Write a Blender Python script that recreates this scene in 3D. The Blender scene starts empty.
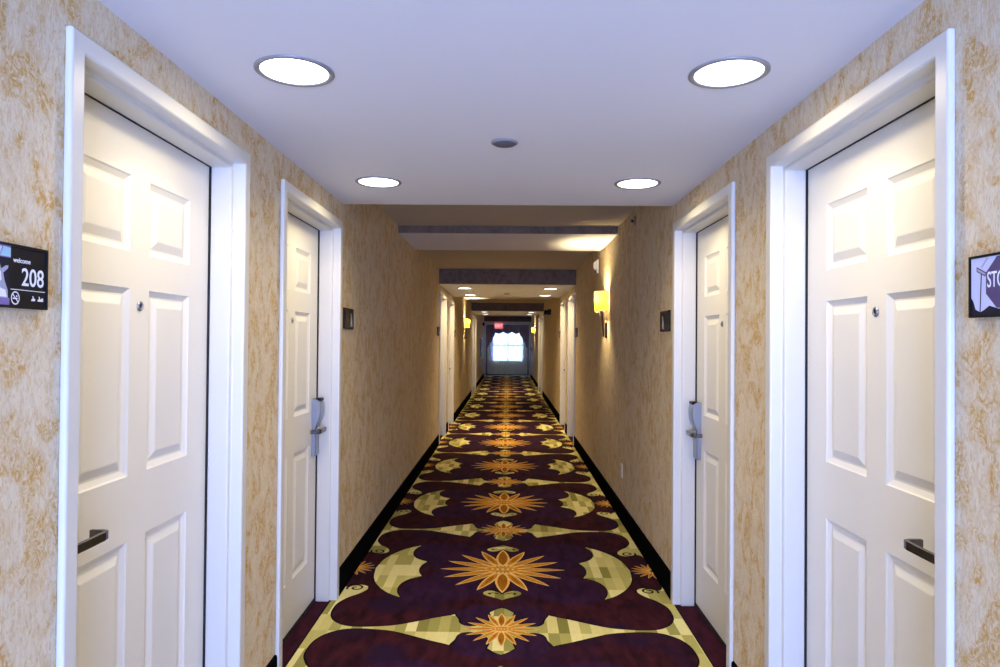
import bpy, bmesh, math, random
from mathutils import Vector, Matrix
from mathutils.geometry import tessellate_polygon

random.seed(7)
PI = math.pi
sc = bpy.context.scene
col = sc.collection

# ------------------------------------------------------------------ camera
A = 0.9656            # half width of the corridor
cam_d = bpy.data.cameras.new('camera')
cam_d.sensor_width = 36.0
cam_d.lens = 667.0 * 36.0 / 1000.0
cam_d.clip_start = 0.02
cam_d.clip_end = 200
cam = bpy.data.objects.new('camera', cam_d)
col.objects.link(cam)
YAW, PITCH, ROLL = 0.0115, 0.0111, 0.0083
cam.matrix_world = (Matrix.Translation((0.0067, 0, 1.48)) @ Matrix.Rotation(YAW, 4, 'Z')
                    @ Matrix.Rotation(PI / 2 + PITCH, 4, 'X') @ Matrix.Rotation(ROLL, 4, 'Z'))
sc.camera = cam

# ------------------------------------------------------------------ colour management
vs = sc.view_settings
vs.view_transform = 'Standard'
vs.look = 'None'
vs.gamma = 1.0
vs.use_curve_mapping = False
vs.exposure = 0.15
sc.cycles.max_bounces = 10
sc.cycles.diffuse_bounces = 6
sc.cycles.sample_clamp_indirect = 4.0
sc.cycles.caustics_reflective = False
sc.cycles.caustics_refractive = False

# ------------------------------------------------------------------ world (daylight outside)
w = bpy.data.worlds.new('world')
sc.world = w
w.use_nodes = True
bg = w.node_tree.nodes['Background']
bg.inputs[0].default_value = (0.325, 0.46, 1.0, 1)
bg.inputs[1].default_value = 26.5

# portals that guide the daylight through the two windows
Y_BACK, Y_END = -1.75, 28.9
for px, py, pz, sx, sy, rx in ((0, Y_BACK - .02, 1.13, 1.8, 2.14, PI / 2), (0, Y_END + .15, 1.34, 1.36, 1.36, -PI / 2)):
    ad = bpy.data.lights.new('window_portal', 'AREA')
    ad.shape = 'RECTANGLE'
    ad.size, ad.size_y = sx, sy
    ad.cycles.is_portal = True
    al = bpy.data.objects.new('window_portal', ad)
    al.location = (px, py, pz)
    al.rotation_euler = (rx, 0, 0)
    col.objects.link(al)

# hazy sun on the far window
sd = bpy.data.lights.new('sun', 'SUN')
sd.energy = 30
sd.angle = math.radians(6)
sd.color = (.55, .74, 1.0)
so = bpy.data.objects.new('sun', sd)
so.rotation_euler = (math.radians(-62), 0, math.radians(8))
so.location = (0, 33, 5)
col.objects.link(so)

LAMP_COL = (1.0, 0.81, 0.46)
LAMP_W = 5.2
SCONCE_COL = (1.0, 0.76, 0.36)

# ------------------------------------------------------------------ materials
MATS = {}


def mat(name, color=(.8, .8, .8), rough=.5, metal=0.0, emit=None, emit_s=0.0, spec=.5):
    m = bpy.data.materials.new(name)
    m.use_nodes = True
    b = m.node_tree.nodes['Principled BSDF']
    b.inputs['Base Color'].default_value = (*color, 1)
    b.inputs['Roughness'].default_value = rough
    b.inputs['Metallic'].default_value = metal
    b.inputs['Specular IOR Level'].default_value = spec
    if emit:
        b.inputs['Emission Color'].default_value = (*emit, 1)
        b.inputs['Emission Strength'].default_value = emit_s
    MATS[name] = m
    return m


class NT:
    def __init__(self, m):
        self.t = m.node_tree
        self.b = self.t.nodes['Principled BSDF']

    def n(self, typ, **kw):
        nd = self.t.nodes.new(typ)
        for k, v in kw.items():
            if k.startswith('i_'):
                nd.inputs[k[2:].replace('_', ' ')].default_value = v
            else:
                setattr(nd, k, v)
        return nd

    def l(self, a, b):
        self.t.links.new(a, b)

    def math(self, op, a, b=None, clamp=False):
        nd = self.t.nodes.new('ShaderNodeMath')
        nd.operation = op
        nd.use_clamp = clamp
        for i, x in enumerate((a, b)):
            if x is None:
                continue
            if isinstance(x, (int, float)):
                nd.inputs[i].default_value = x
            else:
                self.l(x, nd.inputs[i])
        return nd.outputs[0]

    def mix(self, f, a, b, blend='MIX'):
        nd = self.t.nodes.new('ShaderNodeMix')
        nd.data_type = 'RGBA'
        nd.blend_type = blend
        for sock, x in ((nd.inputs[0], f), (nd.inputs[6], a), (nd.inputs[7], b)):
            if isinstance(x, (int, float)):
                sock.default_value = x
            elif isinstance(x, tuple):
                sock.default_value = (*x, 1)
            else:
                self.l(x, sock)
        return nd.outputs[2]

    def ramp(self, x, stops):
        nd = self.t.nodes.new('ShaderNodeValToRGB')
        els = nd.color_ramp.elements
        while len(els) < len(stops):
            els.new(0.5)
        for e, (p, c) in zip(els, stops):
            e.position = p
            e.color = (*c, 1) if len(c) == 3 else c
        self.l(x, nd.inputs[0])
        return nd.outputs[0]

    def pos(self, scale=(1, 1, 1), loc=(0, 0, 0)):
        g = self.t.nodes.new('ShaderNodeNewGeometry')
        mp = self.t.nodes.new('ShaderNodeMapping')
        mp.inputs['Scale'].default_value = scale
        mp.inputs['Location'].default_value = loc
        self.l(g.outputs['Position'], mp.inputs[0])
        return mp.outputs[0]

    def noise(self, vec, scale=5, detail=3, rough=.5, dist=0.0):
        nd = self.t.nodes.new('ShaderNodeTexNoise')
        nd.inputs['Scale'].default_value = scale
        nd.inputs['Detail'].default_value = detail
        nd.inputs['Roughness'].default_value = rough
        nd.inputs['Distortion'].default_value = dist
        self.l(vec, nd.inputs['Vector'])
        return nd.outputs['Fac']

    def bump(self, h, strength=.2, dist=.01):
        nd = self.t.nodes.new('ShaderNodeBump')
        nd.inputs['Strength'].default_value = strength
        nd.inputs['Distance'].default_value = dist
        self.l(h, nd.inputs['Height'])
        self.l(nd.outputs[0], self.b.inputs['Normal'])


def wallpaper(name, ground=(.69, .62, .465), gold=(.50, .28, .04)):
    m = mat(name, rough=.75, spec=.25)
    t = NT(m)
    # big leafy scroll clusters
    big = t.noise(t.pos((1, 1, .75)), 10, 2, .5, 1.3)
    mask1 = t.ramp(big, [(.44, (0, 0, 0)), (.60, (1, 1, 1))])
    # feathery leaf veins inside the clusters
    vein = t.noise(t.pos((1, 1, .8)), 55, 4, .68, 1.8)
    mask2 = t.ramp(vein, [(.36, (0, 0, 0)), (.60, (1, 1, 1))])
    k = t.math('MULTIPLY', mask1, mask2)
    # fine vertical strokes everywhere
    fine = t.noise(t.pos((1, 1, .34)), 120, 4, .65, 1.4)
    mask3 = t.ramp(fine, [(.46, (0, 0, 0)), (.64, (1, 1, 1))])
    k2 = t.math('MULTIPLY', mask3, .58)
    tot = t.math('MAXIMUM', k, k2)
    tot = t.math('MULTIPLY', tot, .92)
    gr = t.mix(t.noise(t.pos((1, 1, .25)), 90, 2), tuple(c * .86 for c in ground), tuple(min(1, c * 1.12) for c in ground))
    c = t.mix(tot, gr, gold)
    t.l(c, t.b.inputs['Base Color'])
    t.bump(t.math('ADD', fine, tot), .25, .002)
    return m


wallpaper('wallpaper')
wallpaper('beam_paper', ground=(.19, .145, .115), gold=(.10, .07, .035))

m = mat('ceiling_paint', (.74, .75, .80), .85, spec=.2)
t = NT(m)
t.bump(t.noise(t.pos(), 160, 3), .10, .002)
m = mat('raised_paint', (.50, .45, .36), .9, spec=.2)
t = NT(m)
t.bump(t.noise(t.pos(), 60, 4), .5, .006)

mat('door_paint', (.80, .785, .72), .38)
mat('frame_paint', (.67, .66, .61), .38)
mat('black_base', (.005, .005, .005), .9, spec=.0)
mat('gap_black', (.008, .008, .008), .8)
mat('steel', (.34, .37, .43), .38, 1.0)
mat('dark_steel', (.16, .15, .15), .25, 1.0)
mat('black_plastic', (.008, .008, .010), .45, spec=.2)
mat('white_plastic', (.78, .76, .70), .4)
mat('ivory_plastic', (.80, .74, .60), .4)
mat('grey_plastic', (.10, .11, .13), .5)
mat('bronze', (.035, .020, .012), .4, .6)
mat('red_plastic', (.55, .03, .03), .4)
mat('lens', (.9, .9, .9), .5, emit=(1, .97, .94), emit_s=6.0)
mat('exit_face', (.6, .12, .14), .4, emit=(1.0, .16, .20), emit_s=.75)
mat('exit_letter', (.9, .5, .5), .4, emit=(1.0, .55, .58), emit_s=1.0)
mat('ring', (.30, .30, .32), .45, .3)
# sign colours
mat('sign_black', (.008, .008, .010), .4, spec=.2)
mat('sign_white', (.85, .86, .92), .4)
mat('photo_sky', (.58, .62, .86), .35)
mat('photo_purple', (.085, .06, .16), .35)
mat('photo_violet', (.20, .15, .42), .35)
mat('photo_grey', (.36, .38, .52), .35)
mat('photo_dark', (.02, .018, .03), .5, spec=.1)
mat('photo_cyan', (.35, .60, .75), .35)


def carpet(name, col_a, col_b, extra=None, scale=14, stretch=(1, .35, 1)):
    m = mat(name, rough=1.0, spec=.05)
    t = NT(m)
    f = t.noise(t.pos(stretch), scale, 4, .6, .4)
    c = t.mix(t.ramp(f, [(.35, (0, 0, 0)), (.65, (1, 1, 1))]), col_a, col_b)
    if extra:
        c = extra(t, c)
    pile = t.noise(t.pos(), 420, 2)
    c = t.mix(.35, c, t.mix(pile, (0.45, .45, .45), (1.5, 1.5, 1.5)), 'MULTIPLY')
    t.l(c, t.b.inputs['Base Color'])
    t.bump(pile, .5, .004)
    return m


carpet('carpet_plum', (.020, .006, .011), (.060, .013, .020),
       lambda t, c: t.mix(t.ramp(t.noise(t.pos((1, 1, 1)), 2.6, 2), [(.50, (0, 0, 0)), (.66, (1, 1, 1))]), c, (.024, .010, .030)))
carpet('carpet_violet', (.022, .008, .025), (.042, .014, .046))
carpet('carpet_border', (.028, .008, .016), (.058, .013, .026))
carpet('carpet_black', (.004, .004, .005), (.008, .008, .008))


def checks(t, c):
    sn = t.n('ShaderNodeVectorMath', operation='SNAP')
    t.l(t.pos(), sn.inputs[0])
    sn.inputs[1].default_value = (.056, .20, 1)
    wn = t.n('ShaderNodeTexWhiteNoise', noise_dimensions='2D')
    t.l(sn.outputs[0], wn.inputs['Vector'])
    tint = t.ramp(wn.outputs['Value'], [(0, (.26, .24, .06)), (.30, (.52, .47, .14)), (.6, (.76, .68, .25)), (1, (.92, .84, .38))])
    return t.mix(.25, tint, c, 'MULTIPLY')


carpet('carpet_green', (.75, .75, .7), (1, 1, 1), checks, scale=60)
carpet('carpet_orange', (.50, .19, .012), (.68, .29, .025), scale=40)
carpet('carpet_peach', (.90, .52, .13), (1.0, .64, .20), scale=60)
carpet('carpet_brown', (.30, .10, .006), (.44, .17, .010), scale=60)
carpet('carpet_gold', (.60, .27, .03), (.75, .36, .05), scale=60)


def fabric_translucent(name, c1, c2, trans, emit=0):
    m = bpy.data.materials.new(name)
    m.use_nodes = True
    nt = m.node_tree
    nt.nodes.clear()
    out = nt.nodes.new('ShaderNodeOutputMaterial')
    d = nt.nodes.new('ShaderNodeBsdfDiffuse')
    tr = nt.nodes.new('ShaderNodeBsdfTranslucent')
    mx = nt.nodes.new('ShaderNodeMixShader')
    d.inputs[0].default_value = (*c1, 1)
    tr.inputs[0].default_value = (*c2, 1)
    mx.inputs[0].default_value = trans
    nt.links.new(d.outputs[0], mx.inputs[1])
    nt.links.new(tr.outputs[0], mx.inputs[2])
    last = mx.outputs[0]
    if emit:
        e = nt.nodes.new('ShaderNodeEmission')
        e.inputs[0].default_value = (*c2, 1)
        e.inputs[1].default_value = emit
        ad_ = nt.nodes.new('ShaderNodeAddShader')
        nt.links.new(last, ad_.inputs[0])
        nt.links.new(e.outputs[0], ad_.inputs[1])
        last = ad_.outputs[0]
    nt.links.new(last, out.inputs[0])
    MATS[name] = m


fabric_translucent('shade_fabric', (.8, .5, .08), (1.0, .53, .045), .7, .15)
fabric_translucent('sheer_fabric', (.70, .72, .75), (.85, .90, .95), .19)
mat('drape_fabric', (.30, .24, .29), .9, spec=.1)
mat('drape_trim', (.07, .055, .075), .9, spec=.1)

m = bpy.data.materials.new('pane_glass')
m.use_nodes = True
nt = m.node_tree
nt.nodes.clear()
o_ = nt.nodes.new('ShaderNodeOutputMaterial')
g_ = nt.nodes.new('ShaderNodeBsdfGlossy')
g_.inputs['Roughness'].default_value = .02
tr_ = nt.nodes.new('ShaderNodeBsdfTransparent')
lw = nt.nodes.new('ShaderNodeFresnel')
lw.inputs[0].default_value = 1.45
mx_ = nt.nodes.new('ShaderNodeMixShader')
nt.links.new(lw.outputs[0], mx_.inputs[0])
nt.links.new(tr_.outputs[0], mx_.inputs[1])
nt.links.new(g_.outputs[0], mx_.inputs[2])
nt.links.new(mx_.outputs[0], o_.inputs[0])
MATS['pane_glass'] = m


# ------------------------------------------------------------------ mesh helpers
class MB:
    def __init__(self):
        self.v, self.f, self.mi, self.sm, self.mats = [], [], [], [], []

    def m(self, name):
        if name not in self.mats:
            self.mats.append(name)
        return self.mats.index(name)

    def face(self, pts, mname, smooth=False):
        i0 = len(self.v)
        self.v += [tuple(p) for p in pts]
        self.f.append(tuple(range(i0, i0 + len(pts))))
        self.mi.append(self.m(mname))
        self.sm.append(smooth)

    def mesh(self, verts, faces, mname, smooth=False):
        i0 = len(self.v)
        self.v += [tuple(p) for p in verts]
        k = self.m(mname)
        for f in faces:
            self.f.append(tuple(i + i0 for i in f))
            self.mi.append(k)
            self.sm.append(smooth)

    def box(self, a, b, mname, per=None):
        x0, y0, z0 = a
        x1, y1, z1 = b
        V = [(x0, y0, z0), (x1, y0, z0), (x1, y1, z0), (x0, y1, z0), (x0, y0, z1), (x1, y0, z1), (x1, y1, z1), (x0, y1, z1)]
        F = {'-z': (3, 2, 1, 0), '+z': (4, 5, 6, 7), '-y': (0, 1, 5, 4), '+x': (1, 2, 6, 5), '+y': (2, 3, 7, 6), '-x': (3, 0, 4, 7)}
        i0 = len(self.v)
        self.v += V
        for k, f in F.items():
            self.f.append(tuple(i + i0 for i in f))
            self.mi.append(self.m((per or {}).get(k, mname)))
            self.sm.append(False)

    def loft(self, rings, mname, smooth=True, caps=True, closed=True):
        n = len(rings[0])
        V = [p for r in rings for p in r]
        F = []
        for i in range(len(rings) - 1):
            for j in range(n if closed else n - 1):
                a, b = i * n + j, i * n + (j + 1) % n
                F.append((a, b, b + n, a + n))
        self.mesh(V, F, mname, smooth)
        if caps:
            self.face(list(reversed(rings[0])), mname)
            self.face(rings[-1], mname)

    def disc(self, c, r, mname, n=40, up=False):
        pts = [(c[0] + r * math.cos(2 * PI * i / n), c[1] + r * math.sin(2 * PI * i / n), c[2]) for i in range(n)]
        self.face(pts if up else list(reversed(pts)), mname)

    def poly(self, pts2, z, mname):
        """flat polygon in the floor plane, any simple outline"""
        P = [Vector((x, y, 0)) for x, y in pts2]
        tris = tessellate_polygon([P])
        V = [(x, y, z) for x, y in pts2]
        F = []
        for a, b, c in tris:
            n = (P[b] - P[a]).cross(P[c] - P[a]).z
            if abs(n) < 1e-12:
                continue
            F.append((a, b, c) if n > 0 else (a, c, b))
        self.mesh(V, F, mname)

    def build(self, name, parent=None, loc=None, weld=False):
        me = bpy.data.meshes.new(name)
        me.from_pydata(self.v, [], self.f)
        for n in self.mats:
            me.materials.append(MATS[n])
        me.polygons.foreach_set('material_index', self.mi)
        me.polygons.foreach_set('use_smooth', self.sm)
        me.update()
        if weld:
            bm = bmesh.new()
            bm.from_mesh(me)
            bmesh.ops.remove_doubles(bm, verts=bm.verts, dist=1e-5)
            bmesh.ops.recalc_face_normals(bm, faces=bm.faces)
            bm.to_mesh(me)
            bm.free()
        o = bpy.data.objects.new(name, me)
        col.objects.link(o)
        if parent:
            o.parent = parent
        if loc:
            o.location = loc
        return o


def bevel(o, wdt=.002, seg=2):
    md = o.modifiers.new('bevel', 'BEVEL')
    md.width = wdt
    md.segments = seg
    md.limit_method = 'ANGLE'
    md.angle_limit = math.radians(40)
    return o


def tag(o, label=None, cat=None, group=None, kind=None):
    if label:
        o['label'] = label
    if cat:
        o['category'] = cat
    if group:
        o['group'] = group
    if kind:
        o['kind'] = kind
    return o


def empty(name, loc, rz=0):
    o = bpy.data.objects.new(name, None)
    o.empty_display_size = .05
    o.location = loc
    o.rotation_euler = (0, 0, rz)
    col.objects.link(o)
    return o


def copy_tree(o, parent=None):
    c = o.copy()
    col.objects.link(c)
    c.parent = parent
    for ch in list(o.children):
        copy_tree(ch, c)
    return c


def ring(cx, cy, z, rx, ry=None, n=16):
    ry = ry or rx
    return [(cx + rx * math.cos(2 * PI * i / n), cy + ry * math.sin(2 * PI * i / n), z) for i in range(n)]


def wall_place(side, y, z=0.0, off=0.0):
    """thing on a wall: local +x to the viewer's right, +z up, -y out of the wall"""
    if side == 'L':
        return (-A + off, y, z), PI / 2
    return (A - off, y, z), -PI / 2


# ------------------------------------------------------------------ the shell
H_LOW, H_RAISED, H_BEAM = 2.276, 2.49, 2.425
SOFFITS = [(Y_BACK, 3.90), (9.38, 12.15), (17.75, 20.6)]
BEAMS = [(5.86, 6.95), (14.0, 15.1), (22.2, 23.3)]
FW = 1.012                      # outer width of a door frame
FT = 2.1628                     # outer top of a door frame
DOOR_C = [1.943, 3.327, 9.96, 11.42, 18.5, 19.95]   # frame centres along the corridor
HOLE = FW / 2 - .012


def wall_mesh(sgn):
    mb = MB()
    x0, x1 = sorted((sgn * A, sgn * (A + .20)))
    edges = [Y_BACK]
    for c in DOOR_C:
        edges += [c - HOLE, c + HOLE]
    edges.append(Y_END)
    for i in range(0, len(edges), 2):
        mb.box((x0, edges[i], 0), (x1, edges[i + 1], 2.6), 'wallpaper')
    for c in DOOR_C:
        mb.box((x0, c - HOLE, FT - .012), (x1, c + HOLE, 2.6), 'wallpaper')
    return mb


tag(wall_mesh(-1).build('wall_left'), 'long left corridor wall in gold patterned wallpaper', 'wall', kind='structure')
tag(wall_mesh(1).build('wall_right'), 'long right corridor wall in gold patterned wallpaper', 'wall', kind='structure')

mb = MB()
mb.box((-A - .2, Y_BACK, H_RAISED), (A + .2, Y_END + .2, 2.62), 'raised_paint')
tag(mb.build('ceiling'), 'raised dim ceiling above the beams along the corridor', 'ceiling', kind='structure')
sl = ['wide white lowered ceiling over the nearest four doors', 'white lowered ceiling over the middle group of doors',
      'white lowered ceiling over the farthest group of doors']
for (a, b), s in zip(SOFFITS, sl):
    mb = MB()
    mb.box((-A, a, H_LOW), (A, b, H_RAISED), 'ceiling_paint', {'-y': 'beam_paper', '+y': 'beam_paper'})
    tag(mb.build('ceiling_soffit'), s, 'ceiling', kind='structure')
sl = ['nearest shallow ceiling beam with pale underside, before the wall lamp', 'shallow ceiling beam above the left wall lamp',
      'farthest shallow ceiling beam toward the window']
for (a, b), s in zip(BEAMS, sl):
    mb = MB()
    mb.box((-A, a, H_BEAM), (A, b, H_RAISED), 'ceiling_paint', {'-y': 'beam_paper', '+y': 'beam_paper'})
    tag(mb.build('ceiling_beam'), s, 'beam', kind='structure')

# baseboards: black, between the door frames
for sgn, side in ((-1, 'left'), (1, 'right')):
    mb = MB()
    edges = [Y_BACK]
    for c in DOOR_C:
        edges += [c - FW / 2, c + FW / 2]
    edges.append(Y_END)
    for i in range(0, len(edges), 2):
        a, b = edges[i], edges[i + 1]
        prof = [(0, 0), (.014, 0), (.014, .012), (.011, .03), (.011, .138), (.008, .146), (0, .148)]
        r0 = [(sgn * (A - p[0]), a + .001, p[1]) for p in prof]
        r1 = [(sgn * (A - p[0]), b - .001, p[1]) for p in prof]
        if sgn > 0:
            r0, r1 = r1, r0
        mb.loft([r0, r1], 'black_base', smooth=False)
    tag(mb.build('baseboard_' + side, weld=True), 'black baseboard along the %s corridor wall' % side, 'baseboard', kind='structure')

# ------------------------------------------------------------------ the carpet
mb = MB()
XC, TILE, V0 = -0.013, 1.79, 3.437
mb.box((-1.24, Y_BACK, -.05), (1.24, Y_END + .2, 0), 'carpet_border')
mb.poly([(XC - .978, Y_BACK), (XC + .978, Y_BACK), (XC + .978, Y_END), (XC - .978, Y_END)], .0002, 'carpet_black')
mb.poly([(XC - .970, Y_BACK), (XC + .970, Y_BACK), (XC + .970, Y_END), (XC - .970, Y_END)], .0004, 'carpet_green')


def smooth_pts(pts, corners=(), n=3):
    """Catmull-Rom through the points, keeping the listed indices sharp"""
    out = []
    N = len(pts)
    for i in range(N - 1):
        p1, p2 = Vector(pts[i]), Vector(pts[i + 1])
        p0 = Vector(pts[i - 1]) if i > 0 and i not in corners else p1 - (p2 - p1)
        p3 = Vector(pts[i + 2]) if i + 2 < N and (i + 1) not in corners else p2 + (p2 - p1)
        for k in range(n):
            s = k / n
            q = .5 * ((2 * p1) + (p2 - p0) * s + (2 * p0 - 5 * p1 + 4 * p2 - p3) * s * s + (3 * p1 - p0 - 3 * p2 + p3) * s ** 3)
            out.append((q.x, q.y))
    out.append(tuple(pts[-1]))
    return out


def offset(pts, d):
    N = len(pts)
    area = sum(pts[i][0] * pts[(i + 1) % N][1] - pts[(i + 1) % N][0] * pts[i][1] for i in range(N))
    s = 1 if area > 0 else -1
    out = []
    for i in range(N):
        a, b, c = Vector(pts[i - 1]), Vector(pts[i]), Vector(pts[(i + 1) % N])
        e1, e2 = b - a, c - b
        if e1.length < 1e-7 or e2.length < 1e-7:
            out.append(pts[i])
            continue
        n1 = Vector((e1.y, -e1.x)).normalized()
        n2 = Vector((e2.y, -e2.x)).normalized()
        n = n1 + n2
        if n.length < .3:
            n = n1
        n.normalize()
        out.append((b.x + n.x * d * s, b.y + n.y * d * s))
    return out


HALF = TILE / 2
raw = [(0, .285), (.035, .262), (.075, .213), (.066, .15), (.085, .085), (.135, .048), (.185, .048), (.213, .078), (.222, .125), (.25, .19),
       (.357, .142), (.46, .088), (.556, .043), (.65, .025), (.72, .019), (.785, .024), (.835, .045), (.885, .095), (.913, .16),
       (.921, .24), (.915, .31), (.893, .365), (.87, .405), (.83, .45), (.80, .50), (.79, .54), (.80, .58), (.835, .605), (.875, .605),
       (.91, .585), (.932, .572), (.95, .60), (.957, .65), (.960, .72), (.960, HALF)]
half = smooth_pts(raw, corners=(0, 2, 9))
half_up = [(u, TILE - v) for u, v in reversed(half)][1:]
right = half + half_up
left = [(-u, v) for u, v in reversed(right)][1:-1]
PLUM = right + left

lobe = smooth_pts([(.0, .30), (.075, .225), (.066, .15), (.085, .085), (.135, .048), (.185, .048), (.213, .078), (.222, .125), (.245, .20),
                   (.20, .27), (.10, .31), (0, .31)], corners=(0, 1, 8), n=3)

bell_raw = [(.588, .485), (.665, .425), (.745, .315), (.80, .175), (.822, 0)]
bo = smooth_pts(bell_raw)
outer = bo + [(u, -v) for u, v in reversed(bo)][1:]
inner_raw = [(.588, .485), (.617, .41), (.625, .33), (.61, .25), (.57, .185), (.506, .137), (.532, .07), (.54, 0)]
inn = smooth_pts(inner_raw, corners=(0, 5))
inner = inn + [(u, -v) for u, v in reversed(inn)][1:]
BELL = outer + list(reversed(inner))[1:-1]

violet = smooth_pts([(.10, .40), (.24, .50), (.40, .56), (.55, .53), (.60, .45), (.60, .33), (.58, .24), (.50, .17), (.44, .06), (.43, 0)])
violet = violet + [(u, -v) for u, v in reversed(violet)][1:]
VIOLET = [(.06, .36)] + violet + [(.06, -.36)]

hr = smooth_pts([(0, .425), (.022, .395), (.055, .370), (.088, .370), (.110, .395), (.107, .425), (.08, .452), (.045, .474), (.018, .494), (0, .512)])
HEART = hr + [(-u, v) for u, v in reversed(hr)][1:-1]


def at(x, y, pts, mx=1, my=1):
    return [(XC + x + mx * u, y + my * v) for u, v in pts]


def petal(r0, r1, wd, ang, n=7):
    P = []
    for i in range(n + 1):
        s = i / n
        P.append((r0 + (r1 - r0) * s, wd * math.sin(PI * s ** .85) ** .8 if 0 < s < 1 else 0))
    P = P + [(a, -b) for a, b in reversed(P)][1:-1]
    c, s_ = math.cos(ang), math.sin(ang)
    return [(a * c - b * s_, a * s_ + b * c) for a, b in P]


def star(x, y, R, z, clip=0):
    N = 16
    for i in range(N):
        ang = PI / 2 + 2 * PI * i / N
        if clip and math.cos(ang) * clip < -.05:
            continue
        long = R * (1.0 if i % 2 == 0 else .98)
        wd = R * (.092 if i % 8 == 0 else .066 if i % 8 in (1, 7, 3, 5) else .058)
        mb.poly(at(x, y, petal(.10 * R, long, wd * 1.25, ang)), z + (i % 2) * .0002, 'carpet_peach')
        mb.poly(at(x, y, petal(.20 * R, long * .93, wd * .85, ang)), z + .0004 + (i % 2) * .0001,
                'carpet_brown' if i % 8 == 0 else 'carpet_orange')
        if i % 8:
            mb.poly(at(x, y, petal(.34 * R, long * .74, wd * .42, ang)), z + .0006, 'carpet_brown' if i % 8 in (1, 7) else 'carpet_gold')
    if not clip:
        mb.poly(at(x, y, [(.26 * R * math.cos(2 * PI * i / 24) * 1.0, .12 * R * math.sin(2 * PI * i / 24)) for i in range(24)]), z + .0008, 'carpet_gold')
        for i in range(5):
            xx = (-.16 + .08 * i) * R
            mb.poly(at(x + xx, y, [(.024 * R * math.cos(2 * PI * k / 8), .05 * R * math.sin(2 * PI * k / 8)) for k in range(8)]), z + .0009, 'carpet_peach')


def spiral(cx, cy, sx, sy):
    P, Q = [], []
    for i in range(26):
        s = i / 25
        a = -.5 + s * 2 * PI * 1.35
        r = .044 * (1 - s) + .010
        wd = .0065
        P.append(((r + wd) * math.cos(a), (r + wd) * math.sin(a)))
        Q.append(((r - wd) * math.cos(a), (r - wd) * math.sin(a)))
    pts = P + Q[::-1]
    for i in range(25):
        q = [P[i], P[i + 1], Q[i + 1], Q[i]]
        mb.poly([(XC + cx * sx + u * sx, cy + v * sy) for u, v in q], .0010, 'carpet_black')


k0 = int(math.floor((Y_BACK - V0) / TILE)) + 1
k1 = int(math.ceil((Y_END - V0) / TILE)) - 1
for k in range(k0, k1 + 1):
    y0 = V0 + k * TILE
    ys = y0 + HALF
    if y0 + TILE > Y_END:
        # cut short at the end wall: only the small star row fits
        star(0, y0, .20, .0030)
        continue
    mb.poly(at(0, y0, offset(PLUM, .009)), .0006, 'carpet_black')
    mb.poly(at(0, y0, PLUM), .0008, 'carpet_plum')
    for mx in (-1, 1):
        mb.poly(at(0, ys, VIOLET, mx), .0010, 'carpet_violet')
        for my, yy in ((1, y0), (-1, y0 + TILE)):
            mb.poly(at(0, yy, lobe, mx, my), .0010, 'carpet_violet')
        mb.poly(at(0, ys, offset(BELL, .008), mx), .0012, 'carpet_black')
        mb.poly(at(0, ys, BELL, mx), .0014, 'carpet_green')
        for my in (-1, 1):
            spiral(.872, ys - my * (HALF - .548), mx, my)
        star(mx * .968, ys, .145, .0016, clip=-mx)
    for my in (-1, 1):
        mb.poly(at(0, ys, offset(HEART, .005), 1, my), .0012, 'carpet_black')
        mb.poly(at(0, ys, HEART, 1, my), .0014, 'carpet_green')
        for mx in (-1, 1):
            arc = [(.004, .432), (.030, .404), (.060, .396), (.082, .404), (.084, .420), (.068, .428), (.058, .420), (.066, .414), (.072, .412), (.062, .405), (.036, .413)]
            mb.poly(at(0, ys, arc, mx, my), .0016, 'carpet_black')
    star(0, ys, .405, .0018)
    star(0, y0, .198, .0030)
tag(mb.build('floor'), 'plum carpet patterned with gold stars and green leaf shapes', 'floor', kind='structure')


# ------------------------------------------------------------------ doors
def frame_mesh():
    mb = MB()
    prof = [(0, 0.0), (0, -.018), (.0475, -.018), (.0475, .026), (.066, .026), (.066, .101), (.046, .101), (.046, .16), (.013, .16), (.013, 0.0)]
    hw = FW / 2
    paths = []
    for d, y in prof:
        paths.append([(-hw + d, y, 0), (-hw + d, y, FT - d), (hw - d, y, FT - d), (hw - d, y, 0)])
    n = len(prof)
    for i in range(n):
        a, b = paths[i], paths[(i + 1) % n]
        for k in range(3):
            mb.face([a[k], a[k + 1], b[k + 1], b[k]], 'frame_paint')
    mb.face([p[0] for p in paths], 'frame_paint')
    mb.face([p[3] for p in reversed(paths)], 'frame_paint')
    return mb


LW, LY0, LY1 = .455, .108, .152
LZ0, LZ1 = .022, 2.110


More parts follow.
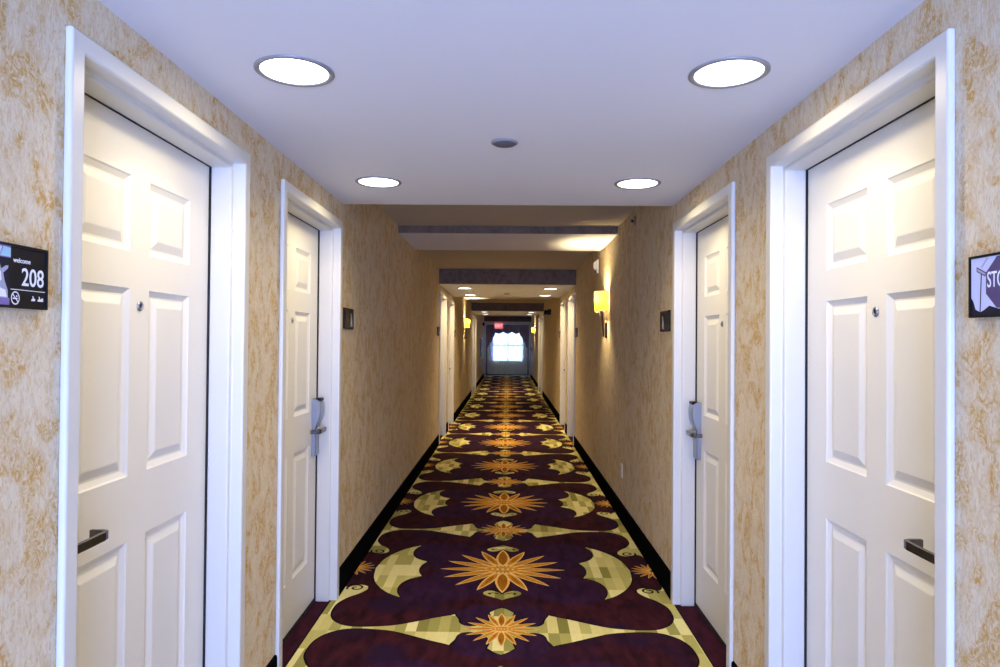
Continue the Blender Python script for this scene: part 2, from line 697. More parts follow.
def leaf_mesh():
    mb = MB()
    us = [-LW, -.302, -.05, .05, .302, LW]
    zs = [LZ0, .265, .898, 1.085, 1.622, 1.727, 1.947, LZ1]
    for i in range(5):
        for j in range(7):
            u0, u1, z0, z1 = us[i], us[i + 1], zs[j], zs[j + 1]
            if i in (1, 3) and j in (1, 3, 5):
                loops = []
                for ins, dep in ((0, 0), (.004, .004), (.018, .0115), (.024, .0115), (.048, .002), (.052, .0015)):
                    y = LY0 + dep
                    loops.append([(u0 + ins, y, z0 + ins), (u1 - ins, y, z0 + ins), (u1 - ins, y, z1 - ins), (u0 + ins, y, z1 - ins)])
                for a, b in zip(loops, loops[1:]):
                    for k in range(4):
                        mb.face([a[k], a[(k + 1) % 4], b[(k + 1) % 4], b[k]], 'door_paint')
                mb.face(loops[-1], 'door_paint')
            else:
                mb.face([(u0, LY0, z0), (u1, LY0, z0), (u1, LY0, z1), (u0, LY0, z1)], 'door_paint')
    a, b = LW, LY1
    mb.face([(a, b, LZ0), (-a, b, LZ0), (-a, b, LZ1), (a, b, LZ1)], 'door_paint')
    mb.face([(-a, LY0, LZ0), (-a, LY0, LZ1), (-a, b, LZ1), (-a, b, LZ0)], 'door_paint')
    mb.face([(a, LY0, LZ0), (a, b, LZ0), (a, b, LZ1), (a, LY0, LZ1)], 'door_paint')
    mb.face([(-a, LY0, LZ0), (-a, b, LZ0), (a, b, LZ0), (a, LY0, LZ0)], 'door_paint')
    mb.face([(-a, LY0, LZ1), (a, LY0, LZ1), (a, b, LZ1), (-a, b, LZ1)], 'door_paint')
    return mb


def build_door(s):
    """s = +1: the lock sits at local +x"""
    root = empty('door', (0, 0, 0))
    bevel(frame_mesh().build('door_frame', root, weld=True), .006, 3)
    leaf_mesh().build('door_leaf', root)
    # sweep and threshold under the leaf
    mb = MB()
    mb.box((-.459, LY0 - .004, .001), (.459, LY1, .021), 'gap_black')
    mb.build('threshold', root)
    # black strips that stand in for the shade between leaf and frame stop
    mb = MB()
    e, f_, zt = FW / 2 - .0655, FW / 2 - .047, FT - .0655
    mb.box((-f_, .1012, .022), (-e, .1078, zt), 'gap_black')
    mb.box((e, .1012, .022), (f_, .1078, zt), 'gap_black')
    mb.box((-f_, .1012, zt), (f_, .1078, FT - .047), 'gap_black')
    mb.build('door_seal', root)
    # peephole: brass-steel ring with a dark lens
    mb = MB()
    n = 20
    prof = [(.0145, 0), (.0145, -.003), (.012, -.0055), (.008, -.0055), (.0075, -.003)]
    rings = [[(r * math.cos(2 * PI * i / n), LY0 + y, 1.573 + r * math.sin(2 * PI * i / n)) for i in range(n)] for r, y in prof]
    mb.loft(rings, 'steel', True, caps=False)
    mb.face([(x, y, z) for x, y, z in rings[-1]], 'gap_black')
    mb.build('peephole', root)
    # lock body: side profile swept over its width
    xc = s * (LW - .070)
    mb = MB()
    prof = [(.835, 0), (.835, -.020), (.842, -.024), (.955, -.024), (.985, -.026), (1.01, -.031), (1.035, -.043), (1.06, -.051), (1.10, -.053),
            (1.125, -.050), (1.14, -.040), (1.148, -.026), (1.148, 0)]
    wd = .036
    rings = [[(xc + sx * ww, LY0 + y * k, z) for z, y in prof] for sx, ww, k in ((-1, wd, .90), (-1, wd - .004, 1.0), (1, wd - .004, 1.0), (1, wd, .90))]
    mb.loft(rings, 'steel', False)
    lock = mb.build('lock', root, weld=True)
    # dark card slot at the top
    mb = MB()
    mb.box((xc - .030, LY0 - .050, 1.138), (xc + .030, LY0 - .020, 1.1535), 'black_plastic')
    bevel(mb.build('card_slot', lock), .003)
    # lever: round neck, flat blade pointing to the middle of the door, return at its end
    mb = MB()
    zc = .981
    n = 14
    rings = [[(xc + r * math.cos(2 * PI * i / n), LY0 - y, zc + r * math.sin(2 * PI * i / n)) for i in range(n)]
             for r, y in ((.019, .023), (.019, .032), (.012, .034), (.011, .062))]
    mb.loft(rings, 'steel', True)
    mb.build('lever_neck', lock, weld=True)
    path = [(xc + s * .012, -.066, 0), (xc, -.069, 0), (xc - s * .05, -.070, 0), (xc - s * .112, -.070, 0), (xc - s * .126, -.067, 0), (xc - s * .131, -.056, 0),
            (xc - s * .131, -.024, 0)]
    mb = MB()
    rings = []
    for i, (px, py, _) in enumerate(path):
        q0 = path[max(0, i - 1)]
        q1 = path[min(len(path) - 1, i + 1)]
        d = Vector((q1[0] - q0[0], q1[1] - q0[1], 0)).normalized()
        nn = Vector((-d.y, d.x, 0)) * .0055
        hz = .011
        rings.append([(px + nn.x, LY0 + py + nn.y, zc - hz), (px - nn.x, LY0 + py - nn.y, zc - hz), (px - nn.x, LY0 + py - nn.y, zc + hz), (px + nn.x, LY0 + py + nn.y, zc + hz)])
    mb.loft(rings, 'dark_steel', False)
    bevel(mb.build('lever', lock, weld=True), .0015)
    # small dark strike plate in the gap above the lock
    mb = MB()
    mb.box((s * (LW - .002) - .006, LY0 - .0065, 1.545), (s * (LW - .002) + .006, LY0, 1.60), 'dark_steel')
    mb.build('strike_plate', root)
    return root


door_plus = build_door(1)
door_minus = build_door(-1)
used = set()
WHERE = {0: ('nearest', 'at the photo edge'), 1: ('second', 'past the nearest door'),
         2: ('third', 'first door of the middle group'), 3: ('fourth', 'second door of the middle group'),
         4: ('fifth', 'first door of the farthest group'), 5: ('sixth', 'last door before the window')}
dn = 0
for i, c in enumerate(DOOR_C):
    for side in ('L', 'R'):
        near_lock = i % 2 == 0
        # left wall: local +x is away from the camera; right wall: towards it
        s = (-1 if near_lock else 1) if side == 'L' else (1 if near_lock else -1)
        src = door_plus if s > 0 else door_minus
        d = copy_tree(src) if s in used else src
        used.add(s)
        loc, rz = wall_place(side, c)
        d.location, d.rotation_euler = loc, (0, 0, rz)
        dn += 1
        d.name = 'door_%d' % dn
        nm = 'left' if side == 'L' else 'right'
        tag(d, 'white six panel door, %s on the %s wall, %s' % (WHERE[i][0], nm, WHERE[i][1]), 'door', 'white guest room doors', 'structure')

# ------------------------------------------------------------------ recessed lights
def make_downlight():
    root = empty('recessed_light', (0, 0, 0))
    mb = MB()
    prof = [(.115, 0), (.1155, -.003), (.112, -.0055), (.104, -.006), (.099, -.0045), (.098, -.002)]
    mb.loft([ring(0, 0, z, r, n=48) for r, z in prof], 'ring', True, caps=False)
    mb.build('trim_ring', root)
    mb = MB()
    n = 48
    mb.loft([ring(0, 0, z, r, n=n) for r, z in ((.0985, -.002), (.085, -.003), (.05, -.004), (.001, -.0045))], 'lens', True, caps=False)
    mb.build('lens', root)
    ld = bpy.data.lights.new('downlight_lamp', 'AREA')
    ld.shape = 'DISK'
    ld.size = .17
    ld.energy = LAMP_W
    ld.color = LAMP_COL
    ld.spread = math.radians(150)
    lo = bpy.data.objects.new('downlight_lamp', ld)
    lo.location = (0, 0, -.012)
    lo.parent = root
    col.objects.link(lo)
    ld = bpy.data.lights.new('reflector_lamp', 'SPOT')      # the reflector throws a cone with a clear edge
    ld.energy = 5.0
    ld.color = (1, .86, .64)
    ld.spot_size = math.radians(121)
    ld.spot_blend = .10
    ld.shadow_soft_size = .03
    lo = bpy.data.objects.new('reflector_lamp', ld)
    lo.location = (0, 0, -.012)
    lo.parent = root
    col.objects.link(lo)
    return root


proto = make_downlight()
far_lamp = bpy.data.lights['downlight_lamp'].copy()
far_lamp.energy = LAMP_W * 2.1
far_lamp.color = (1.0, .74, .38)
end_lamp = far_lamp.copy()
end_lamp.energy = LAMP_W * 1.3
first = True
LY = [1.965, 3.345, 10.1, 11.6, 18.4, 19.95]
LL = {0: 'largest recessed light, on the %s, above the nearest %s door', 1: 'recessed light on the %s above the second %s door',
      2: 'small recessed light on the %s above the third %s door', 3: 'thin recessed light on the %s above the fourth %s door',
      4: 'tiny recessed light on the %s above the fifth %s door', 5: 'tiny recessed light on the %s above the sixth %s door'}
for i, y in enumerate(LY):
    for x, nm in ((-.632 if i == 0 else -.650, 'left'), (.652, 'right')):
        o = proto if first else copy_tree(proto)
        first = False
        if i >= 2:          # area lights further down boosted and warmed to brighten the far doors
            for ch in o.children:
                if ch.type == 'LIGHT' and ch.data.type == 'AREA':
                    ch.data = far_lamp if i < 4 else end_lamp
        o.location = (x, y, H_LOW)
        tag(o, LL[i] % (nm, nm), 'ceiling light', 'recessed ceiling lights')


# ------------------------------------------------------------------ smoke detector covers on the lowered ceilings
def detector(y, label):
    root = empty('smoke_detector', (-.012, y, H_LOW))
    mb = MB()
    mb.loft([ring(0, 0, z, r, n=32) for r, z in ((.052, 0), (.054, -.003), (.053, -.006), (.046, -.009))], 'ring', True, caps=False)
    mb.build('base_ring', root)
    mb = MB()
    mb.loft([ring(0, 0, z, r, n=32) for r, z in ((.046, -.009), (.040, -.013), (.020, -.016), (.002, -.0165))], 'grey_plastic', True, caps=False)
    mb.build('cover', root)
    tag(root, label, 'smoke detector', 'ceiling detectors')


detector(2.66, 'small round grey cover at the middle of the nearest white ceiling')
detector(11.15, 'tiny round cover on the second lowered ceiling, above the middle doors')


# ------------------------------------------------------------------ text helper
def text_mesh(body, size, mname, name, parent, x, z, y, align='LEFT', sx=1.0, bold=0.0):
    cu = bpy.data.curves.new('txt', 'FONT')
    cu.body = body
    cu.size = size
    cu.align_x = align
    cu.extrude = .0002
    cu.offset = bold
    to = bpy.data.objects.new('txt', cu)
    col.objects.link(to)
    dg = bpy.context.evaluated_depsgraph_get()
    dg.update()
    me = bpy.data.meshes.new_from_object(to.evaluated_get(dg))
    bpy.data.objects.remove(to)
    for v in me.vertices:
        X, Yv, Zv = v.co
        v.co = (x + X * sx, y - Zv, z + Yv)
    me.materials.clear()
    me.materials.append(MATS[mname])
    me.name = name
    o = bpy.data.objects.new(name, me)
    o.parent = parent
    col.objects.link(o)
    return o


def flat(mb, pts, y, mname):
    """flat shape facing -y in local x,z"""
    P = [Vector((a, b, 0)) for a, b in pts]
    F = []
    for a, b, c in tessellate_polygon([P]):
        n = (P[b] - P[a]).cross(P[c] - P[a]).z
        if abs(n) > 1e-14:
            F.append((a, b, c) if n > 0 else (a, c, b))
    mb.mesh([(a, y, b) for a, b in pts], F, mname)


# ------------------------------------------------------------------ room signs
SW, SH = .222, .1225


def sign_body(root):
    mb = MB()
    mb.box((-SW / 2, -.010, -SH / 2), (SW / 2, 0, SH / 2), 'sign_black')
    bevel(mb.build('panel', root), .0015)
    mb = MB()
    t_, y0, y1 = .0035, -.0125, -.0002
    for a, b in (((-SW / 2 - .001, y0, SH / 2 - t_), (SW / 2 + .001, y1, SH / 2 + .001)), ((-SW / 2 - .001, y0, -SH / 2 - .001), (SW / 2 + .001, y1, -SH / 2 + t_)),
                 ((-SW / 2 - .001, y0, -SH / 2 + t_), (-SW / 2 + t_, y1, SH / 2 - t_)), ((SW / 2 - t_, y0, -SH / 2 + t_), (SW / 2 + .001, y1, SH / 2 - t_))):
        mb.box(a, b, 'black_plastic')
    mb.build('rim', root)


Ys = -.0104
# the sign reading 208
loc, rz = wall_place('L', 1.268, 1.5985)
sg = empty('room_sign', loc, rz)
sign_body(sg)
tag(sg, 'black room sign reading welcome 208 on the left wall', 'room sign', 'room number signs')
text_mesh('welcome', .0135, 'sign_white', 'welcome_text', sg, .016, .0275, Ys, sx=.95, bold=.0001)
text_mesh('208', .050, 'sign_white', 'room_number', sg, .038, -.0165, Ys, sx=.86, bold=.0004)
mb = MB()
mb.box((.010, Ys - .0003, -.0265), (.1055, Ys, -.0252), 'sign_white')
mb.build('rule_line', sg)
mb = MB()
n = 24
c_, zc_ = .0225, -.0425
for i in range(n):
    a0, a1 = 2 * PI * i / n, 2 * PI * (i + 1) / n
    flat(mb, [(c_ + r * math.cos(a), zc_ + r * 1.15 * math.sin(a)) for r, a in ((.0115, a0), (.0115, a1), (.0092, a1), (.0092, a0))], Ys - .0002, 'sign_white')
flat(mb, [(c_ - .0075, zc_ + .0065), (c_ - .006, zc_ + .008), (c_ + .0075, zc_ - .0065), (c_ + .006, zc_ - .008)], Ys - .0003, 'sign_white')
flat(mb, [(c_ - .007, zc_ - .0022), (c_ + .006, zc_ - .0022), (c_ + .006, zc_ + .0005), (c_ - .007, zc_ + .0005)], Ys - .0002, 'sign_white')
flat(mb, [(c_ + .002, zc_ + .002), (c_ + .0055, zc_ + .0022), (c_ + .005, zc_ + .006), (c_ + .002, zc_ + .005)], Ys - .0002, 'sign_white')
mb.build('no_smoking_symbol', sg)
mb = MB()
for dx in (.066, .084):
    flat(mb, [(dx, -.046), (dx + .010, -.046), (dx + .012, -.042), (dx + .007, -.040), (dx + .006, -.036), (dx + .003, -.036), (dx + .004, -.041), (dx, -.043)], Ys - .0002, 'sign_white')
flat(mb, [(.094, -.046), (.1005, -.046), (.1005, -.040), (.097, -.038), (.094, -.041)], Ys - .0002, 'sign_white')
mb.build('small_symbols', sg)
mb = MB()          # photo strip at the left half
flat(mb, [(-0.1070, 0.0342), (0.0090, 0.0342), (0.0090, 0.0570), (-0.1070, 0.0570)], Ys - .0001, 'photo_violet')
flat(mb, [(-0.0180, 0.0361), (0.0090, 0.0361), (0.0090, 0.0532), (-0.0100, 0.0551)], Ys - .0002, 'photo_cyan')
flat(mb, [(-0.0480, 0.0351), (-0.0200, 0.0351), (-0.0130, 0.0541), (-0.0430, 0.0570)], Ys - .0002, 'photo_sky')
flat(mb, [(-0.1070, -0.0570), (0.0070, -0.0570), (0.0070, 0.0323), (-0.1070, 0.0323)], Ys - .0001, 'photo_dark')
flat(mb, [(-0.1070, -0.0570), (0.0070, -0.0570), (0.0070, -0.0437), (-0.0180, -0.0418), (-0.1070, -0.0456)], Ys - .0002, 'photo_violet')
flat(mb, [(-0.0680, -0.0437), (0.0030, -0.0437), (0.0020, -0.0285), (-0.0060, -0.0114), (-0.0100, 0.0038), (0.0020, 0.0133), (0.0030, 0.0190), (-0.0040, 0.0181), (-0.0150, 0.0114), (-0.0190, 0.0209), (-0.0330, 0.0285), (-0.0480, 0.0190), (-0.0580, -0.0095)],
     Ys - .0003, 'photo_grey')
flat(mb, [(-0.0630, -0.0418), (0.0000, -0.0418), (-0.0040, -0.0285), (-0.0180, -0.0247), (-0.0480, -0.0266)], Ys - .0004, 'sign_white')
flat(mb, [(-0.0280, 0.0095), (-0.0160, 0.0057), (-0.0140, -0.0095), (-0.0240, -0.0171), (-0.0320, -0.0038)], Ys - .0004, 'sign_white')
mb.build('photo_print', sg)

# the sign with a stop-sign photograph
loc, rz = wall_place('R', 1.380 - SW / 2, 1.5975)
sg = empty('room_sign', loc, rz)
sign_body(sg)
tag(sg, 'black sign with a stop sign photograph on the right wall', 'room sign', 'room number signs')
mb = MB()
x0, x1, z0, z1 = -.1065, .004, -.057, .057
flat(mb, [(x0, z0), (x1, z0), (x1, z1), (x0, z1)], Ys - .0001, 'photo_sky')
flat(mb, [(x0, z0), (x1, z0), (x1, -.040), (-.03, -.047), (-.055, -.040), (-.07, -.048), (-.080, -.052), (-.094, -.046), (-.100, -.030), (x0, -.022)], Ys - .0002, 'photo_dark')
flat(mb, [(-0.0825, -0.0550), (-0.0795, -0.0550), (-0.0755, 0.0300), (-0.0785, 0.0300)], Ys - .0003, 'photo_dark')
flat(mb, [(-0.0905, 0.0400), (-0.0640, 0.0270), (-0.0655, 0.0180), (-0.0905, 0.0300)], Ys - .0004, 'photo_purple')
flat(mb, [(-0.0885, 0.0360), (-0.0665, 0.0255), (-0.0675, 0.0215), (-0.0885, 0.0315)], Ys - .0005, 'photo_grey')
flat(mb, [(-0.0790, 0.0380), (-0.0620, 0.0560), (-0.0580, 0.0540), (-0.0750, 0.0360)], Ys - .0003, 'photo_grey')
ox, oz, R = -.014, .005, .0545
flat(mb, [(ox + R * math.cos(PI / 8 + k * PI / 4), oz + R * math.sin(PI / 8 + k * PI / 4)) for k in range(8)], Ys - .0004, 'photo_purple')
mb.build('photo_print', sg)
text_mesh('STOP', .044, 'sign_white', 'stop_lettering', sg, -.0610, -.0035, Ys - .0006, sx=.57, bold=.0003)


def plain_sign(side, y, label):
    loc, rz = wall_place(side, y, 1.607)
    g = empty('room_sign', loc, rz)
    sign_body(g)
    mb = MB()
    s = 1 if side == 'R' else -1
    a, b = (-.105, .0) if side == 'R' else (-.0, .105)
    flat(mb, [(a, -.058), (b, -.058), (b, .058), (a, .058)], Ys - .0001, 'photo_dark')
    m_ = (a + b) / 2
    flat(mb, [(m_ - .02, -.045), (m_ + .04, -.05), (m_ + .03, -.01), (m_ + .005, .035), (m_ - .012, .030), (m_ - .008, 0)], Ys - .0002, 'photo_grey')
    flat(mb, [(m_ - .005, -.03), (m_ + .022, -.03), (m_ + .018, .0), (m_ + .002, .012)], Ys - .0003, 'sign_white')
    mb.build('photo_print', g)
    tag(g, label, 'room sign', 'room number signs')


plain_sign('L', 4.03, 'small dark sign just past the second left door')
plain_sign('R', 4.045, 'small dark sign just past the second right door')
plain_sign('L', 9.27, 'tiny dark sign before the third left door')
plain_sign('R', 9.27, 'tiny dark sign before the third right door')
plain_sign('L', 12.2, 'tiny dark sign just past the fourth left door')
plain_sign('R', 12.2, 'tiny dark sign just past the fourth right door')


# ------------------------------------------------------------------ wall sconces
def make_sconce():
    root = empty('wall_sconce', (0, 0, 0))
    n = 96
    rx, ry = .150, .112

    def pt(i, z, d=0.0):
        a = PI * i / n
        r = 1.0 + .014 * math.cos(i * PI / 2) - d
        return (-rx * r * math.cos(a), -.006 - ry * r * math.sin(a), z)
    mb = MB()
    mb.loft([[pt(i, z) for i in range(n + 1)] for z in (1.772, 1.82, 1.87, 1.92, 1.965)], 'shade_fabric', True, caps=False, closed=False)
    sh = mb.build('lamp_shade', root)
    for z in (1.770, 1.959):       # rolled hems at the top and bottom of the shade
        mb = MB()
        mb.loft([[pt(i, z + dz, d) for i in range(n + 1)] for dz, d in ((0, -.012), (.008, -.012), (.008, .02), (0, .02), (0, -.012))], 'ivory_plastic', False, caps=False, closed=False)
        mb.build('shade_hem', sh)
    mb = MB()
    rings = []
    for z, y, rx_, ry_ in ((1.525, -.030, .004, .004), (1.54, -.032, .010, .008), (1.60, -.034, .013, .010), (1.68, -.043, .018, .012), (1.74, -.055, .024, .015), (1.80, -.060, .030, .018),
                           (1.83, -.060, .022, .015)):
        rings.append(ring(0, y, z, rx_, ry_, 16))
    mb.loft(rings, 'bronze', True)
    mb.build('arm', root, weld=True)
    mb = MB()
    prof = []
    for i in range(24):
        a = 2 * PI * i / 24
        prof.append((.034 * math.cos(a), 1.59 + .075 * math.sin(a)))
    mb.loft([[(x, 0, z) for x, z in prof], [(x, -.012, z) for x, z in prof], [(x * .8, -.018, 1.59 + (z - 1.59) * .9) for x, z in prof]], 'bronze', False)
    mb.build('back_plate', root, weld=True)
    mb = MB()
    mb.loft([ring(0, -.055, z, .018, n=16) for z in (1.835, 1.85, 1.88)], 'white_plastic', True)
    mb.build('bulb_holder', root, weld=True)
    for nm, kind, z, rx_, e in (('sconce_bulb', 'POINT', 1.885, 0, 22.0), ('sconce_uplight', 'SPOT', 1.90, PI, 28.0), ('sconce_downlight', 'SPOT', 1.79, 0, 30)):
        ld = bpy.data.lights.new(nm, kind)
        ld.energy = e
        ld.color = SCONCE_COL if nm == 'sconce_bulb' else (1, .80, .46)
        ld.shadow_soft_size = .02
        if kind == 'SPOT':
            ld.spot_size = math.radians(118)
            ld.spot_blend = .9
        lo = bpy.data.objects.new(nm, ld)
        lo.location = (0, -.055 if nm != 'sconce_downlight' else -.095, z)
        lo.rotation_euler = (rx_, 0, 0)
        lo.parent = root
        col.objects.link(lo)
    return root


sconce = make_sconce()
for i, (side, y, lab) in enumerate((('R', 6.46, 'wall lamp with yellow pleated shade, nearest, on the right wall'),
                                    ('L', 14.95, 'wall lamp with yellow shade on the left wall past the middle doors'),
                                    ('R', 23.6, 'tiny far yellow wall lamp on the right, beside the window'))):
    o = sconce if i == 0 else copy_tree(sconce)
    loc, rz = wall_place(side, y)
    o.location, o.rotation_euler = loc, (0, 0, rz)
    tag(o, lab, 'wall lamp', 'yellow wall lamps')

# ------------------------------------------------------------------ small wall fittings
loc, rz = wall_place('R', 7.13, 2.28)
g = empty('fire_alarm_strobe', loc, rz)
mb = MB()
mb.box((-.058, -.022, -.072), (.058, 0, .072), 'white_plastic')
bevel(mb.build('housing', g), .005)
mb = MB()
mb.loft([[(x * k, y, .01 + z * k) for x, z in ((-.036, -.045), (.036, -.045), (.036, .045), (-.036, .045))] for k, y in ((1, -.022), (.9, -.040), (.55, -.052))], 'ivory_plastic', False)
mb.build('strobe_lens', g, weld=True)
mb = MB()
for k in range(4):
    mb.box((-.03, -.0235, -.066 + k * .006), (.03, -.0218, -.063 + k * .006), 'grey_plastic')
mb.build('sounder_grille', g)
tag(g, 'white alarm strobe box high on the right wall above the lamp', 'alarm')

loc, rz = wall_place('R', 5.05, 2.396)
g = empty('sprinkler_head', loc, rz)
mb = MB()
n = 24
rg = lambda r, y: [(r * math.cos(2 * PI * i / n), y, r * math.sin(2 * PI * i / n)) for i in range(n)]
mb.loft([rg(.042, 0), rg(.043, -.004), rg(.034, -.011), rg(.018, -.014)], 'steel', True)
mb.build('escutcheon', g, weld=True)
mb = MB()
mb.loft([rg(.011, -.013), rg(.011, -.022), rg(.006, -.024), rg(.006, -.032)], 'dark_steel', True)
mb.box((-.016, -.035, -.010), (.016, -.031, .012), 'dark_steel')
mb.build('nozzle', g, weld=True)
tag(g, 'small chrome sprinkler head high on the right wall', 'sprinkler')

loc, rz = wall_place('R', 5.57, .41)
g = empty('wall_outlet', loc, rz)
mb = MB()
mb.box((-.036, -.006, -.058), (.036, 0, .058), 'ivory_plastic')
bevel(mb.build('cover_plate', g), .003)
for dz in (-.02, .02):
    mb = MB()
    mb.loft([[(x * k, y, dz + z * k) for x, z in [(.017 * math.cos(2 * PI * i / 16), .0145 * math.sin(2 * PI * i / 16)) for i in range(16)]] for k, y in ((1, -.0055), (.95, -.008))], 'white_plastic', False)
    for dx in (-.006, .006):
        mb.box((dx - .0012, -.0086, dz - .004), (dx + .0012, -.0078, dz + .005), 'gap_black')
    mb.build('socket', g)
tag(g, 'ivory electrical outlet low on the right wall above the baseboard', 'outlet')


def emergency_light(side, y, z, label, head):
    loc, rz = wall_place(side, y, z)
    g = empty('emergency_light', loc, rz)
    mb = MB()
    mb.loft([[(x * k, yy, zz * k) for x, zz in ((-.15, -.06), (.15, -.06), (.15, .06), (-.15, .06))] for k, yy in ((1, 0), (1, -.06), (.9, -.08))], 'black_plastic', False)
    bevel(mb.build('battery_box', g, weld=True), .004)
    for dx in (-.10, .10):
        mb = MB()
        r_ = lambda r, yy: [(dx + r * math.cos(2 * PI * i / 16), yy, -.005 + r * math.sin(2 * PI * i / 16)) for i in range(16)]
        mb.loft([r_(.030, -.079), r_(.045, -.10), r_(.05, -.14), r_(.046, -.15)], head, True)
        mb.build('lamp_head', g, weld=True)
    tag(g, label, 'emergency light', 'emergency lights')


emergency_light('R', 14.9, 2.13, 'dark emergency light box high on the right wall', 'black_plastic')
emergency_light('L', 25.9, 2.13, 'dark emergency light with pale heads high on the left near the window', 'white_plastic')

# narrow framed panel on the left wall near the end
loc, rz = wall_place('L', 23.9, 1.23)
g = empty('wall_frame', loc, rz)
mb = MB()
for a, b in (((-.40, -.035, .32), (.40, 0, .36)), ((-.40, -.035, -.36), (.40, 0, -.32)), ((-.40, -.035, -.32), (-.36, 0, .32)), ((.36, -.035, -.32), (.40, 0, .32))):
    mb.box(a, b, 'bronze')
mb.build('frame', g)
mb = MB()
mb.box((-.36, -.015, -.32), (.36, -.001, .32), 'photo_grey')
mb.build('picture', g)
tag(g, 'dark framed picture seen edge on, on the far left wall', 'picture')

# ------------------------------------------------------------------ the end of the corridor
Y_OPEN = 27.4
mb = MB()
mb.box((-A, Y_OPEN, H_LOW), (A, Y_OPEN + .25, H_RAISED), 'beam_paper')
tag(mb.build('ceiling_beam'), 'dark header above the white cased opening at the corridor end', 'beam', kind='structure')
mb = MB()
mb.box((-A + .001, Y_OPEN - .02, H_LOW - .12), (A - .001, Y_OPEN + .27, H_LOW), 'frame_paint')
mb.box((-A + .001, Y_OPEN - .02, 0.002), (-A + .07, Y_OPEN + .27, H_LOW - .12), 'frame_paint')
mb.box((A - .07, Y_OPEN - .02, 0.002), (A - .001, Y_OPEN + .27, H_LOW - .12), 'frame_paint')
tag(mb.build('trim_1'), 'white cased opening framing the window at the corridor end', 'trim', kind='structure')

WX, WZ0, WZ1 = .68, .66, 2.02
mb = MB()
mb.box((-A - .2, Y_END, 0), (-WX, Y_END + .2, 2.6), 'wallpaper')
mb.box((WX, Y_END, 0), (A + .2, Y_END + .2, 2.6), 'wallpaper')
mb.box((-WX, Y_END, 0), (WX, Y_END + .2, WZ0), 'wallpaper')
mb.box((-WX, Y_END, WZ1), (WX, Y_END + .2, 2.6), 'wallpaper')
tag(mb.build('wall_end'), 'end wall around the bright window behind the curtains', 'wall', kind='structure')
mb = MB()
mb.box((-A + .015, Y_END - .014, 0.002), (A - .015, Y_END, .148), 'black_base')
tag(mb.build('baseboard_end'), 'black baseboard below the window curtains', 'baseboard', kind='structure')
win = empty('window_1', (0, Y_END + .06, 0))
mb = MB()
mb.box((-WX, 0, WZ0), (-WX + .05, .06, WZ1), 'frame_paint')
mb.box((WX - .05, 0, WZ0), (WX, .06, WZ1), 'frame_paint')
mb.box((-WX + .05, 0, WZ0), (WX - .05, .06, WZ0 + .05), 'frame_paint')
mb.box((-WX + .05, 0, WZ1 - .05), (WX - .05, .06, WZ1), 'frame_paint')
mb.box((-WX + .05, .005, 1.36), (WX - .05, .055, 1.41), 'dark_steel')
mb.box((-.02, .005, WZ0 + .05), (.02, .055, 1.36), 'dark_steel')
mb.box((-.02, .005, 1.41), (.02, .055, WZ1 - .05), 'dark_steel')
mb.build('window_frame', win)
mb = MB()
mb.box((-WX + .05, .028, WZ0 + .05), (WX - .05, .032, WZ1 - .05), 'pane_glass')
mb.build('pane', win)
tag(win, 'bright daylit window at the end of the corridor', 'window', kind='structure')


def wavy(xa, xb, z_bot, z_top, y, amp, waves, mname, n=120, m_=14, thick=.004, ph=0.0):
    """gathered fabric hanging from z_top(x) to z_bot(x)"""
    mb = MB()
    rows = []
    for j in range(m_ + 1):
        row = []
        for i in range(n + 1):
            s = i / n
            x = xa + (xb - xa) * s
            zt, zb = z_top, z_bot(x)
            z = zt + (zb - zt) * j / m_
            row.append((x + .006 * math.sin(s * waves * 4 * PI + j), y + amp * math.sin(s * waves * 2 * PI + ph) * (.6 + .4 * j / m_), z))
        rows.append(row)
    mb.loft(rows, mname, True, caps=False, closed=False)
    return mb, thick


def cloth(args, name, label, group=None):
    mb, th = args
    o = mb.build(name)
    if th:
        md = o.modifiers.new('thick', 'SOLIDIFY')
        md.thickness = th
    tag(o, label, 'curtain', group)
    return o


cloth(wavy(-.86, .86, lambda x: .04, 2.22, Y_END - .10, .018, 22, 'sheer_fabric', n=300, thick=0), 'sheer_curtain', 'bright sheer white curtain hanging over the window')


def cascade(x):
    ax = abs(x)
    if ax > .865:
        return .05
    s = (ax - .50) / .365
    return 1.86 - .68 * s - .05 * abs(math.sin(s * 3 * PI))


cloth(wavy(-.95, -.50, cascade, 2.26, Y_END - .22, .022, 7, 'drape_fabric', n=140), 'curtain', 'grey purple side drape left of the window', 'side drapes')
cloth(wavy(.50, .95, cascade, 2.26, Y_END - .22, .022, 7, 'drape_fabric', n=140), 'curtain', 'grey purple side drape right of the window', 'side drapes')
cloth(wavy(-.56, .56, lambda x: 1.87 - .085 * abs(math.cos(x / .56 * 1.5 * PI + 0)), 2.26, Y_END - .27, .012, 9, 'drape_fabric', n=160), 'valance',
      'scalloped grey purple valance across the top of the window')

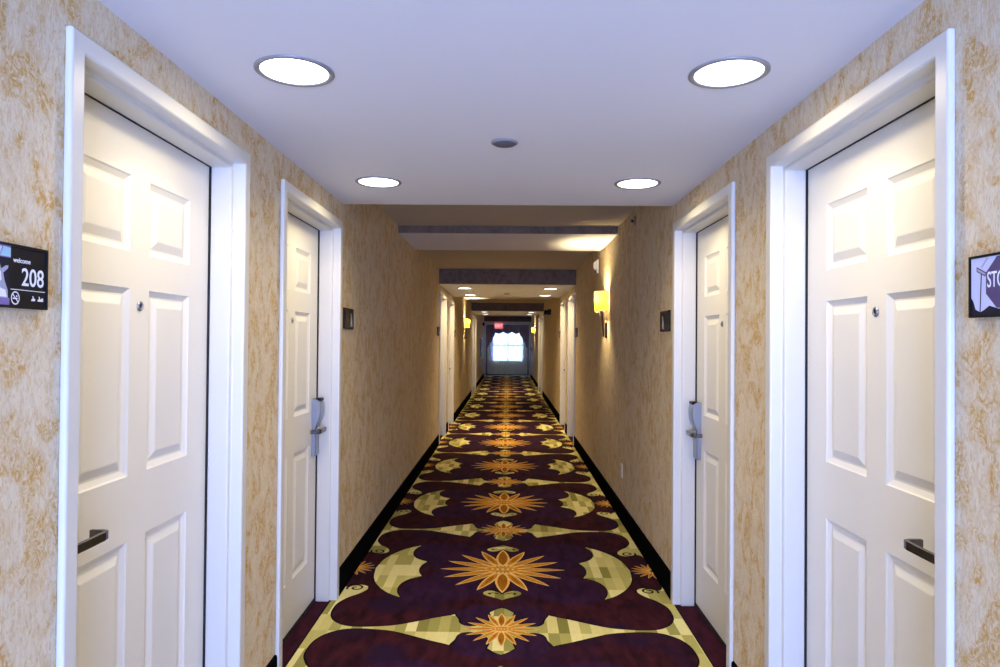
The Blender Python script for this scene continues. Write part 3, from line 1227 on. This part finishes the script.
# exit sign hung in front of the header
g = empty('exit_sign', (-.36, Y_OPEN - .03, 2.10))
mb = MB()
mb.box((-.17, -.05, -.115), (.17, 0.005, .115), 'exit_face')
bevel(mb.build('housing', g), .006)
text_mesh('EXIT', .15, 'exit_letter', 'exit_lettering', g, 0, -.052, -.0515, align='CENTER', sx=.95, bold=.003)
mb = MB()
mb.box((-.06, -.045, .115), (.06, -.005, .135), 'white_plastic')
mb.build('canopy_mount', g)
tag(g, 'glowing red exit sign hanging at the corridor end', 'exit sign')

# red fire alarm pull station on the right
loc, rz = wall_place('R', 26.3, 1.17)
g = empty('fire_alarm_pull', loc, rz)
mb = MB()
mb.loft([[(x * k, y, z * k) for x, z in ((-.045, -.06), (.045, -.06), (.045, .06), (-.045, .06))] for k, y in ((1, 0), (1, -.03), (.88, -.045))], 'red_plastic', False)
mb.build('housing', g, weld=True)
mb = MB()
mb.box((-.03, -.056, -.012), (.03, -.044, .010), 'white_plastic')
mb.build('pull_handle', g)
tag(g, 'small red fire alarm pull box on the far right wall', 'fire alarm')

# wall behind the camera with its tall window
mb = MB()
bw, bz0, bz1 = .90, .06, 2.20
mb.box((-A - .2, Y_BACK - .2, 0), (-bw, Y_BACK, 2.6), 'wallpaper')
mb.box((bw, Y_BACK - .2, 0), (A + .2, Y_BACK, 2.6), 'wallpaper')
mb.box((-bw, Y_BACK - .2, 0), (bw, Y_BACK, bz0), 'wallpaper')
mb.box((-bw, Y_BACK - .2, bz1), (bw, Y_BACK, 2.6), 'wallpaper')
tag(mb.build('wall_back'), 'wall behind the camera around a tall window', 'wall', kind='structure')
win = empty('window_2', (0, Y_BACK - .1, 0))
mb = MB()
mb.box((-bw, -.04, bz0), (-bw + .05, .04, bz1), 'frame_paint')
mb.box((bw - .05, -.04, bz0), (bw, .04, bz1), 'frame_paint')
mb.box((-bw + .05, -.04, bz0), (bw - .05, .04, bz0 + .05), 'frame_paint')
mb.box((-bw + .05, -.04, bz1 - .05), (bw - .05, .04, bz1), 'frame_paint')
mb.build('window_frame', win)
mb = MB()
mb.box((-bw + .05, -.003, bz0 + .05), (bw - .05, .003, bz1 - .05), 'pane_glass')
mb.build('pane', win)
tag(win, 'tall window behind the camera', 'window', kind='structure')
